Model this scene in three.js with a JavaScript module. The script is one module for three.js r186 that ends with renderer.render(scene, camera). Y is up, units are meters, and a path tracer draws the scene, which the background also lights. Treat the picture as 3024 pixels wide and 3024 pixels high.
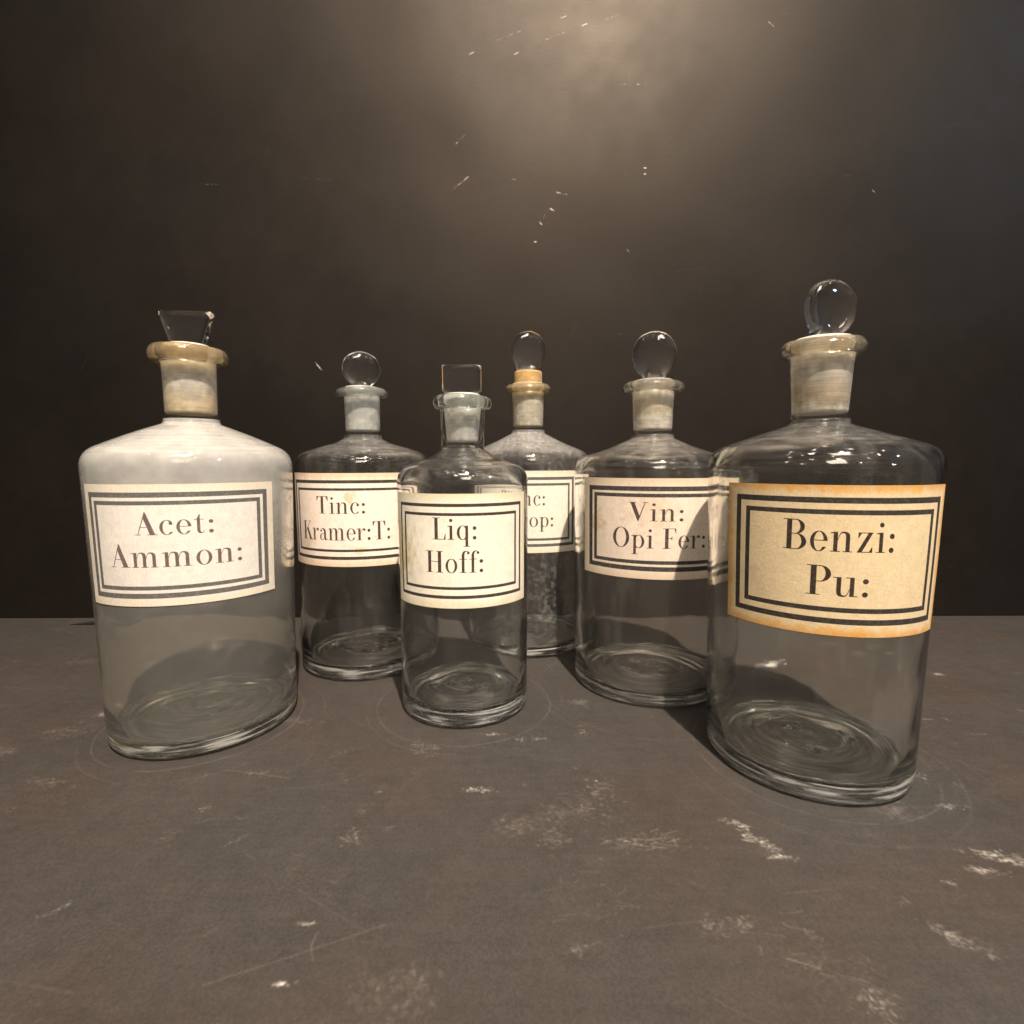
import * as THREE from 'three';
import { RectAreaLightUniformsLib } from 'three/addons/lights/RectAreaLightUniformsLib.js';
import { mergeGeometries } from 'three/addons/utils/BufferGeometryUtils.js';

// ------------------------------------------------------------------ camera, light, exposure
const DIM = 0.1;                       // a dark room: every lamp is weak and the exposure long
const scene = new THREE.Scene();
scene.background = new THREE.Color().setRGB(0.060, 0.055, 0.052).multiplyScalar(DIM);      // the dim, dark room behind the camera
const camera = new THREE.PerspectiveCamera(2 * Math.atan(0.966) * 180 / Math.PI, 1, 0.01, 20);
camera.position.set(0, 0.15, 0);
camera.rotation.set(-5.34 * Math.PI / 180, 0, -0.14 * Math.PI / 180, 'YXZ');
scene.add(camera);
const renderer = new THREE.WebGLRenderer({ antialias: true });
renderer.toneMapping = THREE.LinearToneMapping;
renderer.toneMappingExposure = 1.04 / DIM;
renderer.shadowMap.enabled = true;

const KEY = new THREE.Vector3(0.25, 1.85, 0.60), COOL = new THREE.Vector3(1.75, 1.40, 0.85);
function spot(at, target, color, intensity, angle, penumbra, radius) {
  const s = new THREE.SpotLight(color, intensity * DIM, 0, angle, penumbra, 2);
  s.position.copy(at); s.target.position.copy(target); s.castShadow = true; s.shadow.radius = radius;
  s.shadow.mapSize.set(2048, 2048); scene.add(s, s.target); return s;
}
spot(KEY, new THREE.Vector3(0.02, 0.10, -0.36), new THREE.Color().setRGB(1.0, 0.84, 0.67), 31, 0.44, 1.0, 1.0).name = 'warm_spot';
spot(COOL, new THREE.Vector3(0.15, 0.15, -0.40), new THREE.Color().setRGB(0.55, 0.76, 1.0), 1.7, 0.6, 0.8, 2.5).name = 'cool_spot';
// more unseen ceiling spots, added for sparkle: little light here, but they glint in the glass
const GLINT_SPOTS = [[-0.95, 1.90, 0.75, 0.15], [0.85, 1.95, 1.35, 0.35], [-0.30, 1.95, 1.70, 0.35], [1.30, 1.90, 0.20, 0.2], [-0.62, 2.0, -0.10, 0.14], [0.02, 2.0, -0.18, 0.14], [0.66, 2.0, -0.05, 0.14], [-0.35, 2.0, 0.42, 0.14], [1.05, 2.0, 0.70, 0.14], [-1.15, 2.0, 0.25, 0.12]];
for (const [x, y, z, k] of GLINT_SPOTS) { const p = new THREE.PointLight(new THREE.Color().setRGB(1, 0.88, 0.74), k * 2 * DIM, 0, 2); p.position.set(x, y, z); p.castShadow = true; p.shadow.radius = 2.5; p.name = 'added_glint_spot'; scene.add(p); }
// unseen fill panel, added to brighten the inside of the glass
RectAreaLightUniformsLib.init();
const FILL_PANEL = new THREE.RectAreaLight(new THREE.Color().setRGB(1.0, 0.88, 0.75), 20 * DIM, 0.5, 0.4);
FILL_PANEL.name = 'fill_panel_light'; FILL_PANEL.position.set(0.12, 1.78, 0.92); FILL_PANEL.lookAt(0, 0, -0.32); scene.add(FILL_PANEL);

// ------------------------------------------------------------------ helpers
const MM = 0.001;
function rng(seed) { let s = seed | 0; return () => { s = (s + 0x6d2b79f5) | 0; let t = Math.imul(s ^ (s >>> 15), 1 | s); t = (t + Math.imul(t ^ (t >>> 7), 61 | t)) ^ t; return ((t ^ (t >>> 14)) >>> 0) / 4294967296; }; }
const clamp = (x, a = 0, b = 1) => Math.min(b, Math.max(a, x)), mix = (a, b, t) => a + (b - a) * t;
const sstep = (a, b, x) => { const t = clamp((x - a) / (b - a)); return t * t * (3 - 2 * t); };
function hash(x, y, s) { let h = Math.imul(x, 374761393) + Math.imul(y, 668265263) + Math.imul(s, 1442695041); h = Math.imul(h ^ (h >>> 13), 1274126177); return ((h ^ (h >>> 16)) >>> 0) / 4294967296; }
function vnoise(x, y, s = 0, px = 0) {       // value noise, optional period px along x
  const ix = Math.floor(x), iy = Math.floor(y), fx = x - ix, fy = y - iy, u = fx * fx * (3 - 2 * fx), v = fy * fy * (3 - 2 * fy);
  const w = (i) => (px ? ((i % px) + px) % px : i);
  return mix(mix(hash(w(ix), iy, s), hash(w(ix + 1), iy, s), u), mix(hash(w(ix), iy + 1, s), hash(w(ix + 1), iy + 1, s), u), v);
}
function fbm(x, y, s = 0, oct = 4, px = 0) { let a = 0, w = 0.5, t = 0; for (let i = 0; i < oct; i++) { a += w * vnoise(x, y, s + i * 17, px); t += w; x *= 2; y *= 2; px *= 2; w *= 0.5; } return a / t; }
function canvas(w, h) { const c = document.createElement('canvas'); c.width = w; c.height = h; return c; }
function perPixel(c, f) {                       // f(x, y, data, offset)
  const g = c.getContext('2d'), im = g.getImageData(0, 0, c.width, c.height), d = im.data;
  for (let y = 0, o = 0; y < c.height; y++) for (let x = 0; x < c.width; x++, o += 4) f(x, y, d, o);
  g.putImageData(im, 0, 0);
}
function tex(c, srgb, wrap = THREE.ClampToEdgeWrapping, rx = 1, ry = 1) {
  const t = new THREE.CanvasTexture(c); if (srgb) t.colorSpace = THREE.SRGBColorSpace;
  t.wrapS = t.wrapT = wrap; t.repeat.set(rx, ry); t.magFilter = THREE.LinearFilter; return t;
}
const taken = {};
function numbered(n) { const k = taken[n] = (taken[n] ?? -1) + 1; return k ? `${n}_${String(k).padStart(3, '0')}` : n; }
function mesh(name, geo, mat, parent) { const m = new THREE.Mesh(geo, mat); m.name = name; m.castShadow = m.receiveShadow = true; parent.add(m); return m; }
function thing(name, label, category, x, y, z, group) {
  const o = new THREE.Group(); o.name = numbered(name); o.position.set(x, y, z); o.userData = { label, category }; if (group) o.userData.group = group; scene.add(o); return o;
}
// a polyline of [r, y, fillet] with its corners rounded
function rounded(pts, n = 7) {
  const out = [];
  pts.forEach(([x, y, f = 0], i) => {
    if (!f || i === 0 || i === pts.length - 1) { out.push([x, y]); return; }
    const [ax, ay] = pts[i - 1], [bx, by] = pts[i + 1], la = Math.hypot(ax - x, ay - y), lb = Math.hypot(bx - x, by - y), d = Math.min(f, la * 0.49, lb * 0.49);
    const p = [x + (ax - x) / la * d, y + (ay - y) / la * d], q = [x + (bx - x) / lb * d, y + (by - y) / lb * d];
    for (let k = 0; k <= n; k++) { const t = k / n; out.push([(1 - t) ** 2 * p[0] + 2 * t * (1 - t) * x + t * t * q[0], (1 - t) ** 2 * p[1] + 2 * t * (1 - t) * y + t * t * q[1]]); }
  });
  return out;
}
function densify(p, step) { const o = [p[0]]; for (let i = 1; i < p.length; i++) { const [a, b] = p[i - 1], [c, d] = p[i], n = Math.max(1, Math.ceil(Math.hypot(c - a, d - b) / step)); for (let k = 1; k <= n; k++) o.push([mix(a, c, k / n), mix(b, d, k / n)]); } return o; }
// lathe in millimetres; wob(angle, y, i) adds to the radius; dy(angle, r, i) adds to the height; uv = (turn, running length)
function lathe(profile, { seg = 128, wob = null, dy = null, a0 = 0, a1 = Math.PI * 2, vByY = null } = {}) {
  const pos = [], uv = [], idx = [], n = profile.length, len = [0];
  for (let i = 1; i < n; i++) len.push(len[i - 1] + Math.hypot(profile[i][0] - profile[i - 1][0], profile[i][1] - profile[i - 1][1]));
  for (let j = 0; j <= seg; j++) {
    const a = mix(a0, a1, j / seg), s = Math.sin(a), c = Math.cos(a);
    for (let i = 0; i < n; i++) {
      let [r, y] = profile[i]; const r0 = r;
      if (wob && r > 0.01) r += wob(a, y, i);
      if (dy) y += dy(a, r0, i);
      pos.push(r * s * MM, y * MM, r * c * MM); uv.push(j / seg, vByY ? (y - vByY[0]) / (vByY[1] - vByY[0]) : len[i] / len[n - 1]);
    }
  }
  for (let j = 0; j < seg; j++) for (let i = 0; i < n - 1; i++) { const a = j * n + i, b = a + n; if (profile[i][0] > 0) idx.push(a, b, a + 1); if (profile[i + 1][0] > 0) idx.push(b, b + 1, a + 1); }
  const g = new THREE.BufferGeometry();
  g.setAttribute('position', new THREE.Float32BufferAttribute(pos, 3)); g.setAttribute('uv', new THREE.Float32BufferAttribute(uv, 2)); g.setIndex(idx); g.computeVertexNormals();
  const N = g.attributes.normal, full = Math.abs(a1 - a0 - Math.PI * 2) < 1e-6;
  if (full) for (let i = 0; i < n; i++) {          // one normal at the seam
    const p = i, q = seg * n + i, v = new THREE.Vector3(N.getX(p) + N.getX(q), N.getY(p) + N.getY(q), N.getZ(p) + N.getZ(q)).normalize(); N.setXYZ(p, v.x, v.y, v.z); N.setXYZ(q, v.x, v.y, v.z);
  }
  for (const i of [0, n - 1]) if (profile[i][0] < 0.01) {   // one normal at a pole
    const v = new THREE.Vector3(); for (let j = 0; j <= seg; j++) v.add(new THREE.Vector3(N.getX(j * n + i), N.getY(j * n + i), N.getZ(j * n + i))); v.normalize();
    for (let j = 0; j <= seg; j++) N.setXYZ(j * n + i, v.x, v.y, v.z);
  }
  return g;
}

// ------------------------------------------------------------------ table and backdrop
// Painted dark board: x -0.6..0.6, z -0.505..0.095 on one map, with chalky scuffs where they lie.
{
  const W = 2048, H = 1024, c = canvas(W, H), g = c.getContext('2d'), R = rng(11);
  g.fillStyle = '#000'; g.fillRect(0, 0, W, H);
  perPixel(c, (x, y, d, o) => {
    const X = x / W * 120, Y = y / H * 60, a = fbm(X * 0.25, Y * 0.25, 3, 4), b = fbm(X * 1.7, Y * 1.7, 5, 4), f = hash(x, y, 9), st = fbm(X * 0.5, Y * 6, 8, 3);
    const k = 0.90 + 0.10 * (a - 0.5) + 0.12 * (b - 0.5) + 0.17 * (f - 0.5) + 0.09 * (st - 0.5), hue = fbm(X * 0.18, Y * 0.18, 21, 2) - 0.5;
    d[o] = 63 * k * (1 + 0.10 * hue); d[o + 1] = 58 * k * (1 - 0.03 * hue); d[o + 2] = 55 * k * (1 - 0.08 * hue); d[o + 3] = 255;
  });
  const PX = (x) => (x + 0.6) / 1.2 * W, PY = (z) => (z + 0.505) / 0.6 * H;
  const dab = (x, y, rx, ry, al, col) => { g.globalAlpha = al; g.fillStyle = col; g.beginPath(); g.ellipse(x, y, rx, ry, R() * 3, 0, 7); g.fill(); };
  // a scuff: a cluster of small broken flecks, some drawn out
  function scuff(x, z, size, n, al, dir = null) {
    const X = PX(x), Y = PY(z), s = size / 1.2 * W;
    for (let i = 0; i < n * 2; i++) {
      const u = (R() + R() + R() - 1.5) * s, v = (R() + R() + R() - 1.5) * s * (dir === null ? 0.7 : 0.28), an = dir ?? R() * 3, q = R();
      const fx = X + u * Math.cos(an) - v * Math.sin(an), fy = Y + (u * Math.sin(an) + v * Math.cos(an)) * 1.0;
      if (q < 0.75) dab(fx, fy, 0.4 + R() * R() * R() * 2.6, 0.35 + R() * R() * 0.9, al * (0.15 + 0.6 * R() * R()), R() < 0.5 ? '#dedad5' : '#9a938c');
      else { g.globalAlpha = al * 0.5 * R(); g.strokeStyle = '#cfc6ba'; g.lineWidth = 0.5 + R() * 0.7; g.beginPath(); g.moveTo(fx, fy); g.lineTo(fx + (R() - 0.5) * s * 0.9, fy + (R() - 0.5) * s * 0.35); g.stroke(); }
    }
  }
  function haze(x, z, size, al) { const X = PX(x), Y = PY(z), s = size / 1.2 * W; for (let i = 0; i < 140; i++) dab(X + (R() + R() - 1) * s, Y + (R() + R() - 1) * s * 0.6, 0.6 + R() * 2, 0.5 + R() * 1.2, al * R(), '#9b9085'); }
  for (const [x, z, s, n, al, dir] of [
    [-0.015, -0.231, 0.007, 46, 0.95, 0.0], [-0.065, -0.200, 0.005, 30, 0.45], [-0.134, -0.219, 0.003, 12, 0.7], [0.093, -0.208, 0.007, 30, 0.85, 0.5], [0.098, -0.197, 0.010, 60, 0.9, 0.9], [0.102, -0.189, 0.006, 30, 0.9, 0.1],
    [0.036, -0.220, 0.016, 70, 0.42], [0.053, -0.197, 0.017, 90, 0.5, 0.0], [0.018, -0.200, 0.010, 40, 0.45], [0.186, -0.188, 0.012, 70, 0.95, 0.25], [0.173, -0.182, 0.007, 34, 0.8, 0.1], [-0.067, -0.160, 0.003, 16, 0.85, 0.0],
    [-0.067, -0.140, 0.0035, 16, 0.9, 0.1], [-0.139, -0.201, 0.005, 18, 0.4], [-0.110, -0.199, 0.006, 16, 0.35, 2.4], [-0.221, -0.238, 0.010, 34, 0.4, 0.0], [-0.046, -0.267, 0.010, 50, 0.55], [-0.124, -0.297, 0.012, 40, 0.4, 0.0],
    [0.065, -0.159, 0.006, 34, 0.5], [0.074, -0.159, 0.005, 30, 0.5], [0.140, -0.154, 0.009, 50, 0.6, 0.8], [0.102, -0.134, 0.006, 40, 0.55], [-0.011, -0.281, 0.006, 26, 0.8, 0.0], [0.005, -0.275, 0.004, 18, 0.8], [0.014, -0.276, 0.006, 20, 0.5, 0],
    [0.040, -0.285, 0.006, 20, 0.6], [0.195, -0.240, 0.004, 16, 0.6], [0.191, -0.218, 0.006, 26, 0.7, 0], [-0.155, -0.164, 0.005, 16, 0.4, 2.2], [0.040, -0.232, 0.009, 40, 0.5], [0.156, -0.176, 0.003, 10, 0.7], [0.028, -0.171, 0.02, 50, 0.25], [0.09, -0.146, 0.02, 60, 0.3],
    [-0.415, -0.47, 0.006, 16, 0.5, 0], [0.243, -0.297, 0.004, 12, 0.6, 0], [0.256, -0.28, 0.005, 12, 0.5, 0], [-0.09, -0.262, 0.01, 26, 0.35, 2.3], [-0.12, -0.245, 0.012, 30, 0.35, 0.1]]) scuff(x, z, s, n, al, dir);
  for (let i = 0; i < 260; i++) scuff(-0.58 + R() * 1.16, -0.5 + R() * 0.55, 0.002 + R() * R() * 0.006, 4 + R() * 10, 0.12 + R() * 0.35, R() < 0.5 ? R() * 3 : null);
  for (let i = 0; i < 60; i++) haze(-0.5 + R(), -0.5 + R() * 0.42, 0.004 + R() * 0.012, 0.12);
  // faint broken pale rings drawn round the bottle feet
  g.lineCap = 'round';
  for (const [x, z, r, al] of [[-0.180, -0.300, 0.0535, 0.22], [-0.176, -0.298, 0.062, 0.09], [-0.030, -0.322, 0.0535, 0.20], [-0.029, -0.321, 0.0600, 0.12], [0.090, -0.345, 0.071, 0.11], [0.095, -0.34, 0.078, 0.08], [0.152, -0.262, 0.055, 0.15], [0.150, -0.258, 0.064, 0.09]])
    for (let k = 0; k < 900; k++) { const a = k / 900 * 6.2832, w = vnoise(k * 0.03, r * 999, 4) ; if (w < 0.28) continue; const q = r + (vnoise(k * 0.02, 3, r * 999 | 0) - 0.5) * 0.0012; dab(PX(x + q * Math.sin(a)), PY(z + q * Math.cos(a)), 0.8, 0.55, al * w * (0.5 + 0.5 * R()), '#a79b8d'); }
  // fine scratches
  for (let i = 0; i < 420; i++) { const x = R() * W, y = R() * H, a = (R() - 0.5) * 1.1 + (R() < 0.25 ? 1.4 : 0), l = 6 + R() * R() * 90; g.globalAlpha = 0.05 + R() * 0.14; g.strokeStyle = R() < 0.7 ? '#b5aa9c' : '#2c2622'; g.lineWidth = 0.5 + R() * 0.6; g.beginPath(); g.moveTo(x, y); g.quadraticCurveTo(x + Math.cos(a) * l * 0.5 + (R() - 0.5) * 8, y + Math.sin(a) * l * 0.5, x + Math.cos(a) * l, y + Math.sin(a) * l); g.stroke(); }
  g.globalAlpha = 1;
  // grain shared by table and wall
  const b = canvas(512, 512); b.getContext('2d').fillRect(0, 0, 512, 512);
  perPixel(b, (x, y, d, o) => { const v = 110 + 120 * (fbm(x / 6, y / 6, 2, 3, 0) - 0.5) + 60 * (hash(x, y, 1) - 0.5); d[o] = d[o + 1] = d[o + 2] = v; d[o + 3] = 255; });
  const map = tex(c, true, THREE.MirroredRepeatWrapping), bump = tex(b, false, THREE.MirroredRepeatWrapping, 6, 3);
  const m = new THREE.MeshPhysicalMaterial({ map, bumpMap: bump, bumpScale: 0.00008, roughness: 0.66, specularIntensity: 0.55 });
  const t = new THREE.BoxGeometry(2.4, 0.03, 1.105, 1, 1, 1), p = t.attributes.position, uv = t.attributes.uv;
  t.translate(0, -0.015, 0.0475);
  for (let i = 0; i < p.count; i++) uv.setXY(i, (p.getX(i) + 0.6) / 1.2, 1 - (p.getZ(i) + 0.505) / 0.6);
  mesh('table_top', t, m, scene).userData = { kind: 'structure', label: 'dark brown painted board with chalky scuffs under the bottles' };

  // backdrop: dark semi-gloss board, x -0.6..0.6, y 0..0.6
  const wc = canvas(2048, 1024), wg = wc.getContext('2d'), Q = rng(5); wg.fillRect(0, 0, 2048, 1024);
  perPixel(wc, (x, y, d, o) => {
    const X = x / 2048 * 120, Y = y / 1024 * 60, a = fbm(X * 0.16, Y * 0.16, 33, 4), bq = fbm(X * 1.2, Y * 1.2, 35, 3), f = hash(x, y, 19), st = fbm(X * 1.2, Y * 14, 38, 2);
    const k = 0.92 + 0.16 * (a - 0.5) + 0.12 * (bq - 0.5) + 0.13 * (f - 0.5) + 0.10 * (st - 0.5), h = fbm(X * 0.1, Y * 0.1, 41, 2) - 0.5;
    d[o] = 24 * k * (1 + 0.16 * h); d[o + 1] = 21.5 * k; d[o + 2] = 21 * k * (1 - 0.10 * h); d[o + 3] = 255;
  });
  const WX = (x) => (x + 0.6) / 1.2 * 2048, WY = (y) => (0.6 - y) / 0.6 * 1024;
  const line = (x0, y0, x1, y1, al, w = 1.6, col = '#e6ddd0') => { const n = 14; for (let i = 0; i < n; i++) { if (Q() < 0.28) continue; const t = (i + Q()) / n; wg.globalAlpha = al * (0.12 + 0.5 * Q()); wg.fillStyle = col; wg.beginPath(); wg.ellipse(WX(mix(x0, x1, t)) + Q() - 0.5, WY(mix(y0, y1, t)) + Q() - 0.5, 0.8 + Q() * 2.0, w * (0.22 + 0.3 * Q()), Math.atan2(-(y1 - y0), x1 - x0), 0, 7); wg.fill(); } };
  for (const a of [[-0.014, 0.523, 0.008, 0.531, 0.8], [0.025, 0.522, 0.049, 0.531, 0.9], [0.082, 0.541, 0.097, 0.546, 0.95, 2.6], [0.044, 0.542, 0.049, 0.544, 0.7], [0.063, 0.536, 0.068, 0.538, 0.9, 2.4], [-0.037, 0.512, -0.033, 0.514, 0.7], [0.003, 0.512, 0.007, 0.514, 0.7], [0.228, 0.539, 0.233, 0.535, 0.8],
    [0.096, 0.487, 0.121, 0.4872, 0.75, 1.8], [0.101, 0.487, 0.098, 0.502, 0.25, 1], [0.106, 0.488, 0.105, 0.5, 0.25, 1], [-0.052, 0.436, -0.041, 0.446, 0.8, 2.4], [-0.052, 0.400, -0.039, 0.410, 0.9, 3.0], [0.1205, 0.416, 0.1215, 0.416, 0.9], [0.1205, 0.411, 0.1215, 0.411, 0.9], [0.041, 0.396, 0.050, 0.394, 0.7, 2.2], [0.036, 0.382, 0.039, 0.380, 0.9, 2.2], [0.026, 0.370, 0.036, 0.383, 0.4], [0.026, 0.370, 0.028, 0.368, 0.9, 2.2], [0.0215, 0.353, 0.0225, 0.353, 0.9],
    [0.106, 0.346, 0.108, 0.344, 0.5], [0.328, 0.397, 0.330, 0.395, 0.5], [-0.282, 0.4042, -0.264, 0.4040, 0.35, 2], [-0.19, 0.409, -0.164, 0.408, 0.25, 2], [-0.1852, 0.2465, -0.1785, 0.2385, 1.0, 2.4], [-0.1852, 0.2465, -0.1785, 0.2385, 1.0, 2.4], [-0.00, 0.408, 0.004, 0.407, 0.25], [0.13, 0.431, 0.146, 0.444, 0.12], [0.30, 0.41, 0.31, 0.409, 0.15], [0.10, 0.27, 0.104, 0.271, 0.2]]) line(...a);
  for (let i = 0; i < 320; i++) { const x = Q() * 2048, y = Q() * 1024, a = Q() * 3.1, l = 4 + Q() * Q() * 60; wg.globalAlpha = 0.03 + Q() * 0.08; wg.strokeStyle = Q() < 0.6 ? '#9c9184' : '#15110f'; wg.lineWidth = 0.6 + Q(); wg.beginPath(); wg.moveTo(x, y); wg.lineTo(x + Math.cos(a) * l, y + Math.sin(a) * l); wg.stroke(); }
  wg.globalAlpha = 1;
  // worn gloss: patches of polish on the paint
  const rc = canvas(512, 256); rc.getContext('2d').fillRect(0, 0, 512, 256);
  perPixel(rc, (x, y, d, o) => { const v = 200 + 46 * (fbm(x / 60, y / 60, 61, 4) - 0.5) + 26 * (fbm(x / 7, y / 7, 63, 2) - 0.5); d[o] = d[o + 1] = d[o + 2] = v; d[o + 3] = 255; });
  const wm = new THREE.MeshPhysicalMaterial({ map: tex(wc, true, THREE.MirroredRepeatWrapping), roughnessMap: tex(rc, false, THREE.MirroredRepeatWrapping), roughness: 0.65, bumpMap: tex(b, false, THREE.MirroredRepeatWrapping, 7, 3.5), bumpScale: 0.00005, specularIntensity: 0.58, specularColor: new THREE.Color().setRGB(1, 0.85, 0.70) });
  // the board is not quite flat: slow buckles of a millimetre or two, front and back alike
  const wgeo = new THREE.BoxGeometry(2.4, 1.3, 0.02, 160, 90, 1), wp = wgeo.attributes.position, wuv = wgeo.attributes.uv;
  for (let i = 0; i < wp.count; i++) {
    const x = wp.getX(i), y = wp.getY(i); wuv.setXY(i, (x + 0.6) / 1.2, (y + 0.65) / 0.6);
    wp.setZ(i, wp.getZ(i) + 0.0055 * (fbm(x * 4.2 + 9, y * 4.2 + 5, 91, 3) - 0.5) + 0.0022 * (fbm(x * 11 + y * 6, y * 9 - x * 3, 93, 2) - 0.5));
  }
  wgeo.computeVertexNormals();
  const wall = mesh('backdrop_wall', wgeo, wm, scene); wall.position.set(0, 0.6485, -0.517); wall.userData = { kind: 'structure', label: 'black semi-gloss painted backdrop board with white nicks' };
}

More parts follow.
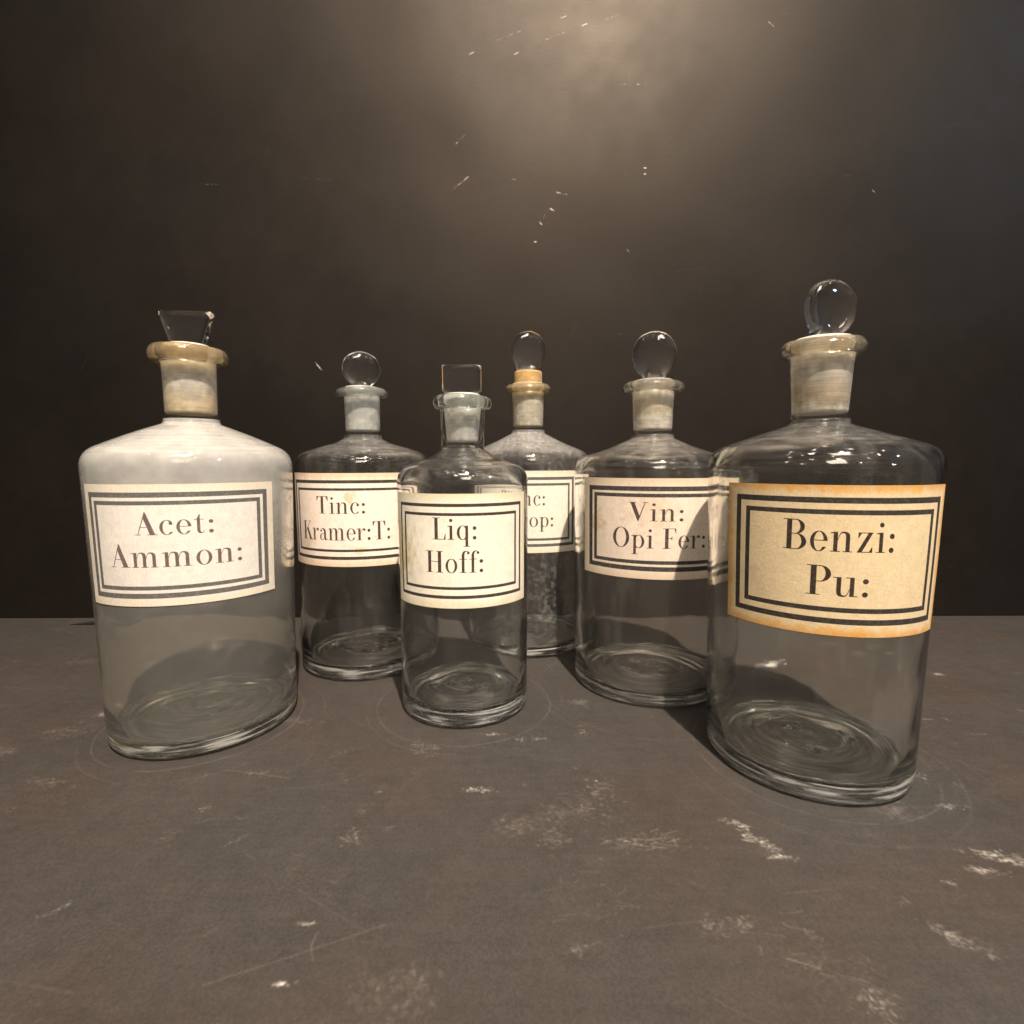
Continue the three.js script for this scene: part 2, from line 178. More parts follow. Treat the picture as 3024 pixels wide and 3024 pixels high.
// ------------------------------------------------------------------ label printing: a high-contrast book face drawn as shapes (cap height 1, y up)
const HL = 0.026;
const glyphs = (() => {
  const P = (g, f) => { g.beginPath(); f(g); g.fill('evenodd'); };
  const box = (g, x0, y0, x1, y1) => P(g, () => g.rect(x0, y0, x1 - x0, y1 - y0));
  const poly = (g, ...p) => P(g, () => p.forEach(([x, y], i) => (i ? g.lineTo(x, y) : g.moveTo(x, y))));
  const ball = (g, x, y, r) => P(g, () => g.ellipse(x, y, r, r, 0, 0, 7));
  const serif = (g, x0, x1, y, up = 1) => { box(g, x0, Math.min(y, y + up * HL), x1, Math.max(y, y + up * HL)); };
  const stem = (g, x, y0, y1, w, l = 0.09, r = 0.09, bot = true, top = true) => { box(g, x, y0, x + w, y1); if (bot) serif(g, x - l, x + w + r, y0); if (top) serif(g, x - l, x + w + r, y1, -1); };
  const flag = (g, x, y) => poly(g, [x - 0.10, y - HL], [x, y - HL * 0.2], [x + 0.02, y], [x + 0.02, y - 0.05], [x - 0.10, y - HL * 1.8]);
  const ring = (g, cx, cy, rx, ry, th, clip) => { g.save(); if (clip) { g.beginPath(); clip(g); g.clip(); } P(g, () => { g.ellipse(cx, cy, rx, ry, 0, 0, 7); g.moveTo(cx + rx - th, cy); g.ellipse(cx, cy, rx - th, ry - HL, 0, 0, 7); }); g.restore(); };
  const arch = (g, x0, x1, w, X = 0.64) => P(g, () => { const xm = (x0 + x1) / 2 + 0.03; g.moveTo(x0 - 0.005, 0.40); g.bezierCurveTo(x0 + 0.05, 0.56, xm - 0.09, X + 0.015, xm + 0.02, X + 0.015); g.bezierCurveTo(x1 + w - 0.02, X + 0.015, x1 + w, X - 0.07, x1 + w, X - 0.2); g.lineTo(x1 + w, 0); g.lineTo(x1, 0); g.lineTo(x1, X - 0.2); g.bezierCurveTo(x1, X - 0.08, x1 - 0.02, X - 0.035, xm - 0.01, X - 0.035); g.bezierCurveTo(xm - 0.09, X - 0.04, x0 + 0.05, 0.50, x0 - 0.005, 0.34); g.closePath(); });
  const X = 0.64, w = 0.125, W = 0.16;
  return {
    A: [0.86, (g) => { poly(g, [0.40, 1.0], [0.46, 1.0], [0.80, 0], [0.60, 0], [0.375, 0.72], [0.145, 0], [0.11, 0], [0.40, 0.93]); box(g, 0.22, 0.33, 0.56, 0.33 + HL); serif(g, 0.02, 0.25, 0); serif(g, 0.50, 0.88, 0); }],
    B: [0.78, (g) => { stem(g, 0.13, 0, 1, W, 0.12, 0.08); box(g, 0.2, 0.51, 0.45, 0.51 + HL); box(g, 0.2, 1 - HL, 0.42, 1); box(g, 0.2, 0, 0.45, HL); const rt = (c) => (q) => q.rect(c, -1, 9, 9); ring(g, 0.40, 0.755, 0.29, 0.245, 0.14, rt(0.40)); ring(g, 0.43, 0.268, 0.32, 0.268, 0.15, rt(0.43)); }],
    F: [0.68, (g) => { stem(g, 0.13, 0, 1, W, 0.11, 0.11); box(g, 0.2, 1 - HL, 0.64, 1); poly(g, [0.64, 1], [0.60, 1], [0.56, 0.975], [0.62, 0.76], [0.64, 0.76]); box(g, 0.2, 0.50, 0.46, 0.50 + HL); poly(g, [0.46, 0.60], [0.46, 0.42], [0.445, 0.42], [0.40, 0.512], [0.445, 0.60]); }],
    H: [0.92, (g) => { stem(g, 0.12, 0, 1, W); stem(g, 0.62, 0, 1, W); box(g, 0.2, 0.50, 0.66, 0.50 + HL); }],
    K: [0.84, (g) => { stem(g, 0.10, 0, 1, W, 0.08, 0.08); poly(g, [0.24, 0.40], [0.64, 0.985], [0.67, 0.985], [0.24, 0.355]); poly(g, [0.37, 0.56], [0.47, 0.70], [0.80, 0], [0.63, 0]); serif(g, 0.54, 0.78, 1, -1); serif(g, 0.55, 0.87, 0); }],
    L: [0.70, (g) => { stem(g, 0.13, 0, 1, W, 0.11, 0.11); box(g, 0.2, 0, 0.64, HL); poly(g, [0.66, 0.28], [0.66, 0], [0.57, 0.02], [0.64, 0.28]); }],
    O: [0.90, (g) => ring(g, 0.45, 0.50, 0.41, 0.515, 0.155)],
    C: [0.84, (g) => { ring(g, 0.45, 0.50, 0.40, 0.515, 0.15, (q) => { q.rect(-1, -1, 1.62, 3); q.rect(0, 0.72, 1, 0.6); q.rect(0, -0.5, 1, 0.74); }); poly(g, [0.78, 0.95], [0.80, 0.95], [0.80, 0.66], [0.78, 0.66], [0.68, 0.86]); }],
    P: [0.70, (g) => { stem(g, 0.13, 0, 1, W, 0.12, 0.11); box(g, 0.2, 1 - HL, 0.4, 1); box(g, 0.2, 0.45, 0.4, 0.45 + HL); ring(g, 0.39, 0.725, 0.30, 0.275, 0.15, (q) => q.rect(0.39, -1, 9, 9)); }],
    T: [0.80, (g) => { stem(g, 0.32, 0, 1, W, 0.11, 0.11, true, false); box(g, 0.03, 1 - HL, 0.77, 1); poly(g, [0.03, 1], [0.10, 1], [0.16, 0.975], [0.045, 0.72], [0.03, 0.72]); poly(g, [0.77, 1], [0.70, 1], [0.64, 0.975], [0.755, 0.72], [0.77, 0.72]); }],
    V: [0.84, (g) => { poly(g, [0.06, 1], [0.25, 1], [0.475, 0.28], [0.70, 1], [0.735, 1], [0.44, 0], [0.39, 0]); serif(g, -0.02, 0.34, 1, -1); serif(g, 0.60, 0.84, 1, -1); }],
    a: [0.58, (g) => { box(g, 0.33, 0.10, 0.33 + w, 0.46); P(g, () => { g.moveTo(0.33, 0.42); g.bezierCurveTo(0.33, 0.62, 0.14, 0.63, 0.10, 0.54); g.lineTo(0.10, 0.50); g.bezierCurveTo(0.12, 0.69, 0.455, 0.70, 0.455, 0.44); g.closePath(); }); ball(g, 0.125, 0.505, 0.06); ring(g, 0.20, 0.17, 0.16, 0.185, 0.09, (q) => q.rect(-1, -1, 1.2, 3)); box(g, 0.19, 0.33, 0.34, 0.33 + HL); poly(g, [0.19, -0.014], [0.34, 0.12], [0.34, 0.08], [0.22, -0.014]); P(g, () => { g.moveTo(0.33, 0.14); g.bezierCurveTo(0.33, -0.05, 0.53, -0.05, 0.57, 0.10); g.lineTo(0.55, 0.11); g.bezierCurveTo(0.52, 0.02, 0.455, 0.03, 0.455, 0.14); g.closePath(); }); }],
    c: [0.54, (g) => { ring(g, 0.30, 0.32, 0.265, 0.335, 0.12, (q) => { q.rect(-1, -1, 1.28, 3); q.rect(0.28, 0.42, 0.2, 0.6); q.rect(0.28, -0.5, 0.24, 0.62); }); ball(g, 0.44, 0.50, 0.07); }],
    e: [0.58, (g) => { ring(g, 0.30, 0.32, 0.265, 0.335, 0.12, (q) => { q.rect(-1, -1, 1.28, 3); q.rect(0.28, 0.335, 0.6, 0.6); q.rect(0.28, -0.5, 0.25, 0.64); }); box(g, 0.12, 0.335, 0.56, 0.335 + HL); }],
    f: [0.42, (g) => { stem(g, 0.14, 0, 0.78, w, 0.10, 0.10, true, false); P(g, () => { g.moveTo(0.14, 0.76); g.bezierCurveTo(0.14, 1.02, 0.34, 1.08, 0.46, 0.97); g.lineTo(0.44, 0.95); g.bezierCurveTo(0.34, 1.03, 0.265, 0.98, 0.265, 0.76); g.closePath(); }); ball(g, 0.445, 0.915, 0.062); box(g, 0.02, X - HL, 0.38, X); }],
    i: [0.34, (g) => { stem(g, 0.11, 0, X, w, 0.09, 0.09, true, false); flag(g, 0.11, X); ball(g, 0.17, 0.88, 0.075); }],
    m: [1.08, (g) => { stem(g, 0.11, 0, X, w, 0.08, 0.07, true, false); flag(g, 0.11, X); arch(g, 0.235, 0.46, w); arch(g, 0.585, 0.81, w); serif(g, 0.39, 0.655, 0); serif(g, 0.74, 1.02, 0); }],
    n: [0.73, (g) => { stem(g, 0.11, 0, X, w, 0.09, 0.08, true, false); flag(g, 0.11, X); arch(g, 0.235, 0.48, w); serif(g, 0.40, 0.69, 0); }],
    o: [0.62, (g) => ring(g, 0.31, 0.32, 0.275, 0.335, 0.12)],
    p: [0.68, (g) => { stem(g, 0.12, -0.32, X, w, 0.09, 0.09, true, false); flag(g, 0.12, X); ring(g, 0.36, 0.32, 0.27, 0.335, 0.125, (q) => q.rect(0.22, -1, 9, 9)); }],
    q: [0.68, (g) => { stem(g, 0.45, -0.32, X, w, 0.09, 0.09, true, false); ring(g, 0.33, 0.32, 0.27, 0.335, 0.125, (q) => q.rect(-1, -1, 1.47, 9)); }],
    r: [0.54, (g) => { stem(g, 0.11, 0, X, w, 0.09, 0.09, true, false); flag(g, 0.11, X); P(g, () => { g.moveTo(0.235, 0.36); g.bezierCurveTo(0.27, 0.58, 0.36, 0.66, 0.46, 0.64); g.lineTo(0.45, 0.62); g.bezierCurveTo(0.38, 0.63, 0.29, 0.54, 0.235, 0.30); g.closePath(); }); ball(g, 0.45, 0.565, 0.07); }],
    t: [0.42, (g) => { poly(g, [0.12, X], [0.12, X + 0.03], [0.21, 0.86], [0.235, 0.86], [0.235, 0.14], [0.12, 0.14]); P(g, () => { g.moveTo(0.12, 0.16); g.bezierCurveTo(0.12, -0.06, 0.34, -0.05, 0.39, 0.12); g.lineTo(0.37, 0.13); g.bezierCurveTo(0.33, 0.0, 0.235, 0.02, 0.235, 0.16); g.closePath(); }); box(g, 0.02, X - HL, 0.37, X); }],
    u: [0.72, (g) => { g.save(); g.translate(0.71, X); g.rotate(Math.PI); box(g, 0.11, 0, 0.11 + w, X); arch(g, 0.235, 0.48, w); g.restore(); serif(g, 0.0, 0.14, X, -1); serif(g, 0.36, 0.5, X, -1); serif(g, 0.56, 0.70, 0); }],
    z: [0.58, (g) => { poly(g, [0.05, 0], [0.39, X], [0.53, X], [0.19, 0]); box(g, 0.07, X - HL, 0.53, X); box(g, 0.05, 0, 0.53, HL); poly(g, [0.07, X], [0.12, X], [0.17, X - 0.025], [0.085, X - 0.18], [0.07, X - 0.18]); poly(g, [0.53, 0], [0.48, 0], [0.43, 0.025], [0.515, 0.18], [0.53, 0.18]); }],
    ':': [0.32, (g) => { ball(g, 0.15, 0.08, 0.085); ball(g, 0.15, 0.52, 0.085); }],
    ' ': [0.30, () => {}],
  };
})();
// text with its left and right ends given as shares of the label's width
function print(g, text, x0, x1, base, cap, ink, track = 0.03) {
  let w = 0; for (const ch of text) w += glyphs[ch][0] + track;
  g.save(); g.fillStyle = ink; g.translate(x0, base); g.scale((x1 - x0) / (w - track), -cap);
  for (const ch of text) { glyphs[ch][1](g); g.translate(glyphs[ch][0] + track, 0); }
  g.restore();
}
// paper: size in px, border lines as shares of the height, tone, stains; the ink is worn through in places
function labelTexture({ seed, paper, edge, edgeW = 0.10, edgeK = 0.5, ink, rule, lines, borders, spots = 40, stains = [], wear = 0.25, sideFactor = 1 }) {
  const W = 1024, H = 660, c = canvas(W, H), g = c.getContext('2d'), R = rng(seed);
  const inkC = canvas(W, H), k = inkC.getContext('2d'); k.clearRect(0, 0, W, H); k.fillStyle = rule;
  for (const [off, th] of borders) {
    const a = off * H, t = th * H, s = sideFactor;
    k.fillRect(a * s, a, W - 2 * a * s, t); k.fillRect(a * s, H - a - t, W - 2 * a * s, t); k.fillRect(a * s, a, t, H - 2 * a); k.fillRect(W - a * s - t, a, t, H - 2 * a);
  }
  for (const [text, x0, x1, base, cap, track] of lines) print(k, text, x0 * W, x1 * W, base * H, cap * H, ink, track);
  const id = k.getImageData(0, 0, W, H).data;
  g.fillRect(0, 0, W, H);
  perPixel(c, (x, y, d, o) => {
    const e = Math.min(x, W - x, y, H - y) / H, en = fbm(x / 30, y / 30, seed, 4), st = fbm(x / 140, y / 140, seed + 3, 3), fine = hash(x, y, seed), fib = fbm(x / 3, y / 14, seed + 9, 2);
    let q = sstep(edgeW * (0.35 + 1.3 * en), 0, e) * edgeK * (0.5 + en);
    for (const [sx, sy, sr, sk] of stains) { const dd = Math.hypot(x / W - sx, (y / H - sy) * 0.65) / sr; q += sk * sstep(1.0, 0.2, dd + (en - 0.5) * 1.2); }
    q = clamp(q + (st - 0.5) * 0.15);
    const v = 0.96 + 0.07 * (en - 0.5) + 0.07 * (fine - 0.5) + 0.09 * (fib - 0.5);
    let r = mix(paper[0], edge[0], q) * v, gr = mix(paper[1], edge[1], q) * v, b = mix(paper[2], edge[2], q) * v;
    const al = id[o + 3] / 255 * (1 - wear * sstep(0.45, 0.75, fbm(x / 9, y / 9, seed + 5, 3)) - wear * 0.3 * fine);
    d[o] = mix(r, id[o], al); d[o + 1] = mix(gr, id[o + 1], al); d[o + 2] = mix(b, id[o + 2], al); d[o + 3] = 255;
  });
  for (let i = 0; i < spots; i++) { g.globalAlpha = 0.1 + 0.3 * R() * R(); g.fillStyle = R() < 0.7 ? '#7c6248' : '#4a3a30'; g.beginPath(); const s = 0.8 + R() * R() * 4; g.ellipse(R() * W, R() * H, s, s * (0.5 + R()), R() * 3, 0, 7); g.fill(); }
  g.globalAlpha = 1;
  return tex(c, true);
}

// ------------------------------------------------------------------ glass
const SOLID = true;
const rgb = (r, g, b) => new THREE.Color().setRGB(r, g, b);
function glass(tint, dist = 0.05, rough = 0.05) { return new THREE.MeshPhysicalMaterial({ color: tint.clone().lerp(rgb(1, 1, 1), 0.72), roughness: rough, transmission: 1, thickness: SOLID ? 0.01 : 0, ior: 1.5, attenuationColor: tint, attenuationDistance: dist }); }
function solidGlass(tint, dist = 0.05, rough = 0.06) { return new THREE.MeshPhysicalMaterial({ color: 0xffffff, roughness: rough, transmission: 1, thickness: 0.01, ior: 1.5, attenuationColor: tint, attenuationDistance: dist }); }

function seedy(color, t) { return new THREE.MeshPhysicalMaterial({ color, roughness: 0.05, transmission: t, thickness: 0.01, ior: 1.5 }); }
function stained(color, t = 0.55) { return new THREE.MeshPhysicalMaterial({ color, roughness: 0.04, transmission: t, thickness: 0.01, ior: 1.5, clearcoat: 1, clearcoatRoughness: 0.02 }); }
// ground glass of the necks and stoppers: dull white with turning marks
function groundTexture(seed, base, bands, lines = 1) {
  const W = 512, H = 256, c = canvas(W, H), g = c.getContext('2d'), R = rng(seed); g.fillRect(0, 0, W, H);
  perPixel(c, (x, y, d, o) => {
    const n = fbm(x / 512 * 24, y / 22, seed, 4, 24), ln = fbm(x / 512 * 8, y / 2.2, seed + 2, 3, 8), f = hash(x, y, seed);
    let r = base[0], gg = base[1], b = base[2];
    for (const [y0, y1, col, k] of bands) { const q = k * sstep(y0 - 0.16, y0 + 0.14, y / H + (n - 0.5) * 0.2) * sstep(y1 + 0.06, y1 - 0.06, y / H + (n - 0.5) * 0.2); r = mix(r, col[0], q); gg = mix(gg, col[1], q); b = mix(b, col[2], q); }
    const v = 0.94 + 0.30 * (n - 0.5) + lines * 0.15 * (ln - 0.5) + 0.08 * (f - 0.5);
    d[o] = clamp(r * v, 0, 255); d[o + 1] = clamp(gg * v, 0, 255); d[o + 2] = clamp(b * v, 0, 255); d[o + 3] = 255;
  });
  for (let i = 0; i < 26; i++) { g.globalAlpha = 0.06 + 0.16 * R(); g.strokeStyle = R() < 0.7 ? '#fffaf0' : '#6b6358'; g.lineWidth = 0.7 + R() * 1.6; g.beginPath(); const x = R() * W, y = R() * H; g.moveTo(x, y); g.quadraticCurveTo(x + 40 + R() * 60, y - 30 + R() * 40, x + 90 + R() * 90, y + (R() - 0.5) * 40); g.stroke(); }
  g.globalAlpha = 1; return tex(c, true);
}
function ground(t) { return new THREE.MeshPhysicalMaterial({ map: t, roughness: 0.85, transmission: 0.5, thickness: 0, clearcoat: 1, clearcoatRoughness: 0.04 }); }

// dried residue and dust on the glass: opacity by height share v and turn u
function filmMaterial(seed, color, f, W = 1024, H = 512) {
  const c = canvas(W, H); c.getContext('2d').fillRect(0, 0, W, H);
  perPixel(c, (x, y, d, o) => { const v = clamp(f(x / W, 1 - y / H, x, y)) * 255; d[o] = d[o + 1] = d[o + 2] = v; d[o + 3] = 255; });
  return new THREE.MeshPhysicalMaterial({ color, roughness: 0.9, alphaMap: tex(c, false), transparent: true, clearcoat: 1, clearcoatRoughness: 0.05, side: THREE.DoubleSide });
}

const clearNeck = new THREE.MeshPhysicalMaterial({ roughness: 0.02, transmission: 1, thickness: 0, ior: 1.5 });
const paperBump = (() => { const c = canvas(512, 330); c.getContext('2d').fillRect(0, 0, 512, 330); perPixel(c, (x, y, d, o) => { const v = 128 + 150 * (fbm(x / 70, y / 90, 301, 3) - 0.5) + 30 * (fbm(x / 4, y / 4, 303, 2) - 0.5); d[o] = d[o + 1] = d[o + 2] = clamp(v, 0, 255); d[o + 3] = 255; }); return tex(c, false); })();   // cockled paper
const rAt = (b, y) => b.r * (1 + b.taper * y * MM);
function outerProfile(b, off = 0, y0 = 0) {
  const rb = b.r + off, rt = rAt(b, b.yc) + off;
  const foot = y0 > 0 ? [[rAt(b, y0) + off, y0]] : [[0, b.punt], [rb * 0.38, b.punt * 0.92], [rb * 0.74, b.punt * 0.25, 8], [rb * 0.84, 0, 3], [rb - 0.6, 0.2, 3]];
  if (!(y0 > 0)) foot.push([rb + 0.1, 7, 4]);
  return densify(rounded([...foot, [rt, b.yc + off * 0.4, 8], ...b.cone.map(([r, y]) => [r, y + off, 12]), [b.rn + off, b.yn - 0.5 + off, 4], [b.rn + off * 0.6, b.yn + 2]]), 2.5);
}
function innerProfile(b) {
  const w = b.wall, rt = rAt(b, b.yc) - w;
  return densify(rounded([[b.rn - 3.4, b.yn + 2], [b.rn - 3.4, b.yn - 2.5, 3], ...[...b.cone].reverse().map(([r, y]) => [r - 1, y - w * 0.9, 10]), [rt, b.yc - w * 0.8, 8], [rAt(b, 20) - w, b.base + 12, 6], [rAt(b, 10) - w - 1.2, b.base + 1.5, 5], [b.r * 0.80, b.base, 4], [b.r * 0.42, b.base + b.punt * 0.7, 10], [0, b.base + b.punt * 0.95]]), 4);
}
const wobble = (seed, k) => (a, y) => k * (Math.sin(a * 2 + seed) * 0.35 + Math.sin(a * 3 + y * 0.05 + seed * 2) * 0.3 + (fbm((a / 6.2832) * 6, y / 26, seed, 2, 6) - 0.5) * 1.1);

function bottle(b) {
  const t = thing('apothecary_bottle', b.label, 'glass bottle', b.x, 0.0003, b.z);
  const outer = outerProfile(b), inner = innerProfile(b);
  const foot = (a, y) => 0.12 * sstep(15, 6, y) * (fbm((a / 6.2832) * 14, y / 1.5, b.seed + 60, 3, 14) - 0.5) * 2;      // pressed ripples round the foot
  const wo0 = wobble(b.seed, 0.22), wo = (a, y) => wo0(a, y) + foot(a, y), wi0 = wobble(b.seed + 40, 0.75), wi = (a, y) => wi0(a, y) + 0.10 * (fbm((a / 6.2832) * 40, y / 5, b.seed, 2, 40) - 0.5), n = outer.length;
  const swirl = (a, r, i) => (i >= n && r < b.r * 0.8 ? (0.5 * (fbm(a * 1.2 + 4, r / 3, b.seed, 2) - 0.5) + 0.45) * (b.swirl ?? 1) * Math.sin(r * (0.26 + 0.07 * ((b.seed * 5) % 6)) + Math.sin(a + b.seed) * (1.2 + b.seed * 0.4) + a * (b.seed % 2 ? 1 : -1) + b.seed) * sstep(0, 6, r) * sstep(b.r * 0.8, b.r * 0.7, r) : 0);
  const whole = [...outer, ...inner], len = [0]; for (let i = 1; i < whole.length; i++) len.push(len[i - 1] + Math.hypot(whole[i][0] - whole[i - 1][0], whole[i][1] - whole[i - 1][1]));
  const L = len[len.length - 1], v0 = len[outer.findIndex(([r, y], i) => i > 4 && y > b.base + 1 && r > b.r * 0.9)] / L, vr = len[outer.findIndex(([r]) => r > b.r * 0.9)] / L, v1 = len[n + inner.findIndex(([r, y]) => y < b.base + 2)] / L;
  // streaked cloudiness added to the thick base imitates light gathered in the glass; the blown wall above is nearly clear
  const tc = canvas(256, 1024); tc.getContext('2d').fillRect(0, 0, 256, 1024);
  perPixel(tc, (x, y, d, o) => { const v = 1 - (y + 0.5) / 1024, inBase = v < v0 || v > v1, q = fbm(x / 256 * 18, v * 420, b.seed + 70, 3, 18); const rim = v > vr && v < v0 ? 1.35 : 0.26; d[o] = d[o + 1] = d[o + 2] = 255 * clamp(1 - (inBase ? b.baseGlow * rim * (0.25 + 3.2 * sstep(0.42, 0.78, q)) : 0.002)); d[o + 3] = 255; });
  b.mat.transmissionMap = tex(tc, false);
  mesh('glass_body', lathe(whole, { seg: 160, wob: (a, y, i) => (i < n ? wo(a, y) : wi(a, y)), dy: swirl }), b.mat, t);
  // neck of ground glass
  const neckOut = densify(rounded([[b.rn + 0.1, b.yn + 2.15], [b.rn, b.yn + 6, 4], [mix(b.rn, b.rnt, 0.6), mix(b.yn, b.yl0, 0.65), 10], [b.rnt, b.yl0 - 0.2]]), 3);
  const neckIn = [[b.rnt - 0.8, b.yl0 - 0.2], [b.rn - 0.7, b.yn + 8], [b.rn - 3.2, b.yn + 2.15]];
  mesh('neck', mergeGeometries([lathe(neckOut, { seg: 96 }), lathe(neckIn, { seg: 96 })]), clearNeck, t);
  // lip: a flattened ring, a little uneven
  const h = b.yl1 - b.yl0, ri = b.rnt - (b.slack ?? 1.0), loop = rounded([[ri, b.yl0 + h * 0.3], [ri, b.yl0, 1], [b.rnt + 0.4, b.yl0, 1.2], [b.rl - 1.2, b.yl0 + 0.4, 3], [b.rl, b.yl0 + h * 0.55, 3], [b.rl - 2.4, b.yl1, 3], [ri, b.yl1 - 0.8, 1.5], [ri, b.yl0 + h * 0.3]]);
  mesh('lip', lathe(loop, { seg: 96, wob: (a) => 0.35 * Math.sin(a * 2 + b.seed) + 0.2 * Math.sin(a * 3 + 1), dy: (a, r) => (r > b.rnt ? 0.35 * Math.sin(a * 2 + b.seed * 3) : 0) }), b.lipMat, t);
  // paper label
  const D = Math.PI / 180, [ac, ah, y0, y1] = b.lab, face = [], back = [];
  for (let i = 0; i <= 10; i++) { const y = mix(y0, y1, i / 10); face.push([rAt(b, y) + 0.42, y]); back.unshift([rAt(b, y) + 0.22, y]); }
  const o = { seg: 64, a0: (ac - ah) * D, a1: (ac + ah) * D, wob: (a, y) => wo(a, y), vByY: [y0, y1] };
  mesh('paper_label', mergeGeometries([lathe(face, o), lathe(back, o)]), new THREE.MeshStandardMaterial({ map: b.labMap, roughness: 0.8, side: THREE.DoubleSide, bumpMap: paperBump, bumpScale: 0.0004 }), t);
  if (b.film) { const p = outerProfile(b, 0.12, 9); mesh('residue', lathe(p, { seg: 128, wob: wo }), b.film, t); }
  return t;
}

// ------------------------------------------------------------------ stoppers
// a flat rounded slab from an outline (mm, centre at 0,0), thickest inside, rounded at the rim
function slab(outline, half, power = 4, bulge = 0) {
  const n = outline.length, K = 12, pos = [], idx = [], cx = outline.reduce((s, p) => s + p[0], 0) / n, cy = outline.reduce((s, p) => s + p[1], 0) / n;
  for (const side of [1, -1]) {
    const at = pos.length / 3; pos.push(cx * MM, cy * MM, side * (half + bulge) * MM);
    for (let k = 1; k <= K; k++) { const t = Math.sin(k / K * Math.PI / 2), z = k === K ? 0 : (half * Math.pow(1 - Math.pow(t, power), 1 / power) + bulge * (1 - t * t)); for (const [x, y] of outline) pos.push(mix(cx, x, t) * MM, mix(cy, y, t) * MM, side * z * MM); }
    for (let j = 0; j < n; j++) { const j2 = (j + 1) % n, f = (a, b, c) => (side > 0 ? idx.push(a, c, b) : idx.push(a, b, c)); f(at, at + 1 + j, at + 1 + j2); for (let k = 0; k < K - 1; k++) { const p = at + 1 + k * n + j, q = at + 1 + k * n + j2; f(p, p + n, q); f(q, p + n, q + n); } }
  }
  const g = new THREE.BufferGeometry(); g.setAttribute('position', new THREE.Float32BufferAttribute(pos, 3)); g.setIndex(idx);
  // join the two rims
  const at2 = 1 + K * n, rim = 1 + (K - 1) * n; for (let i = 0; i < idx.length; i++) if (idx[i] >= at2 + rim) idx[i] = idx[i] - at2; g.setIndex(idx);
  g.computeVertexNormals(); return g;
}
function smoothOutline(pts, n = 96) { const c = new THREE.CatmullRomCurve3(pts.map(([x, y]) => new THREE.Vector3(x, y, 0)), true, 'catmullrom', 0.5); return c.getSpacedPoints(n).slice(0, n).map((p) => [p.x, p.y]); }
function roundedOutline(pts, f, n = 6) { const m = pts.length, out = []; for (let i = 0; i < m; i++) { const r = rounded([pts[(i + m - 1) % m], [...pts[i], f], pts[(i + 1) % m]], n).slice(1, -1); out.push(...r); } return densify([...out, out[0]], 1.2).slice(0, -1); }

function stopper(b, s) {
  const t = thing('glass_stopper', s.label, 'bottle stopper', b.x, 0.0003, b.z);
  const top = s.plugTop ?? b.yl1 + 1, bot = b.yn + (s.plugUp ?? 5), rt = s.rPlug ?? b.rnt - 1.25, rb = s.rPlug ? rt - s.draw : b.rn - 1.15;
  mesh('plug', lathe(densify(rounded([[0, bot], [rb - 0.5, bot, 1], [rb, bot + 1.2, 1], [rt, b.yl0 + 1, 2], [rt, top, s.shoulder ?? 2], [0, top + (s.dome ?? 0.6)]]), 3), { seg: 72, vByY: [bot, top] }), s.plugMat, t);
  const h = mesh('handle', s.geo, s.mat, t); h.position.set(0, s.y * MM, 0); h.rotation.set(s.tilt?.[0] ?? 0, s.turn, s.tilt?.[1] ?? 0, 'YXZ');
  if (s.collar) mesh('collar', lathe(rounded(s.collar), { seg: 72 }), s.collarMat, t);
  return t;
}

// ------------------------------------------------------------------ the six bottles
const cream = [226, 214, 190];
const clear = rgb(0.975, 0.985, 0.955), green = rgb(0.945, 0.98, 0.955), straw = rgb(0.975, 0.955, 0.86), amber = rgb(0.80, 0.50, 0.16);
const B = {
  acet: { label: 'bottle clouded white inside with faded grey label reading Acet: Ammon:', seed: 1, x: -0.1799, z: -0.3019, r: 48.4, taper: 0.387, yc: 155.5, cone: [[31, 165]], yn: 172, rn: 14.0, rnt: 14.6, yl0: 204.4, yl1: 213.5, rl: 20.4, wall: 3.2, base: 7, punt: 5,
    lab: [19.5, 55, 80.5, 139.8] },
  tinc: { label: 'bottle with pinkish cream label reading Tinc: Kramer:T:', seed: 2, x: -0.1108, z: -0.3985, r: 47.8, taper: 0.06, yc: 155.2, cone: [[34, 160.3], [20, 164]], yn: 168, rn: 13.6, rnt: 14.0, yl0: 197.4, yl1: 204.2, rl: 19.4, wall: 3.2, base: 8, punt: 7,
    lab: [-2, 60, 80.3, 143] },
  liq: { label: 'slimmest bottle, clear greenish glass, cream label reading Liq: Hoff:', seed: 3, x: -0.0298, z: -0.3238, r: 38.9, taper: 0.125, yc: 145.8, cone: [[19.5, 153]], yn: 158, rn: 12.9, rnt: 13.4, yl0: 181.4, yl1: 189.6, rl: 18.1, wall: 3.4, base: 9, punt: 6,
    lab: [1.5, 66, 70, 133] },
  rop: { label: 'bottle speckled with white dried residue, label ending in rop: and amber stopper collar', seed: 4, x: 0.0135, z: -0.4432, r: 50, taper: 0, yc: 157, cone: [[30, 165]], yn: 174, rn: 13.5, rnt: 14.3, yl0: 206, yl1: 213, rl: 18.7, wall: 3, base: 6, punt: 4,
    lab: [-6, 53.5, 82, 143.5] },
  vin: { label: 'bottle with tan label reading Vin: Opi Fer:', seed: 5, x: 0.0945, z: -0.3597, r: 50.3, taper: 0.178, yc: 152.3, cone: [[29.7, 158.2]], yn: 166, rn: 13.8, rnt: 14.7, yl0: 195.6, yl1: 202.8, rl: 20.3, wall: 3.2, base: 6.5, punt: 6,
    lab: [-10, 57, 80.3, 140.3] },
  benzi: { label: 'clear bottle with amber-edged label reading Benzi: Pu:', seed: 6, x: 0.1505, z: -0.2627, r: 46.6, taper: 0.53, yc: 155, cone: [[30, 162]], yn: 168, rn: 13.3, rnt: 14.9, yl0: 200, yl1: 207.6, rl: 18.5, wall: 3.4, base: 7.5, punt: 6,
    lab: [-16.5, 57.5, 77, 140.2] },
};
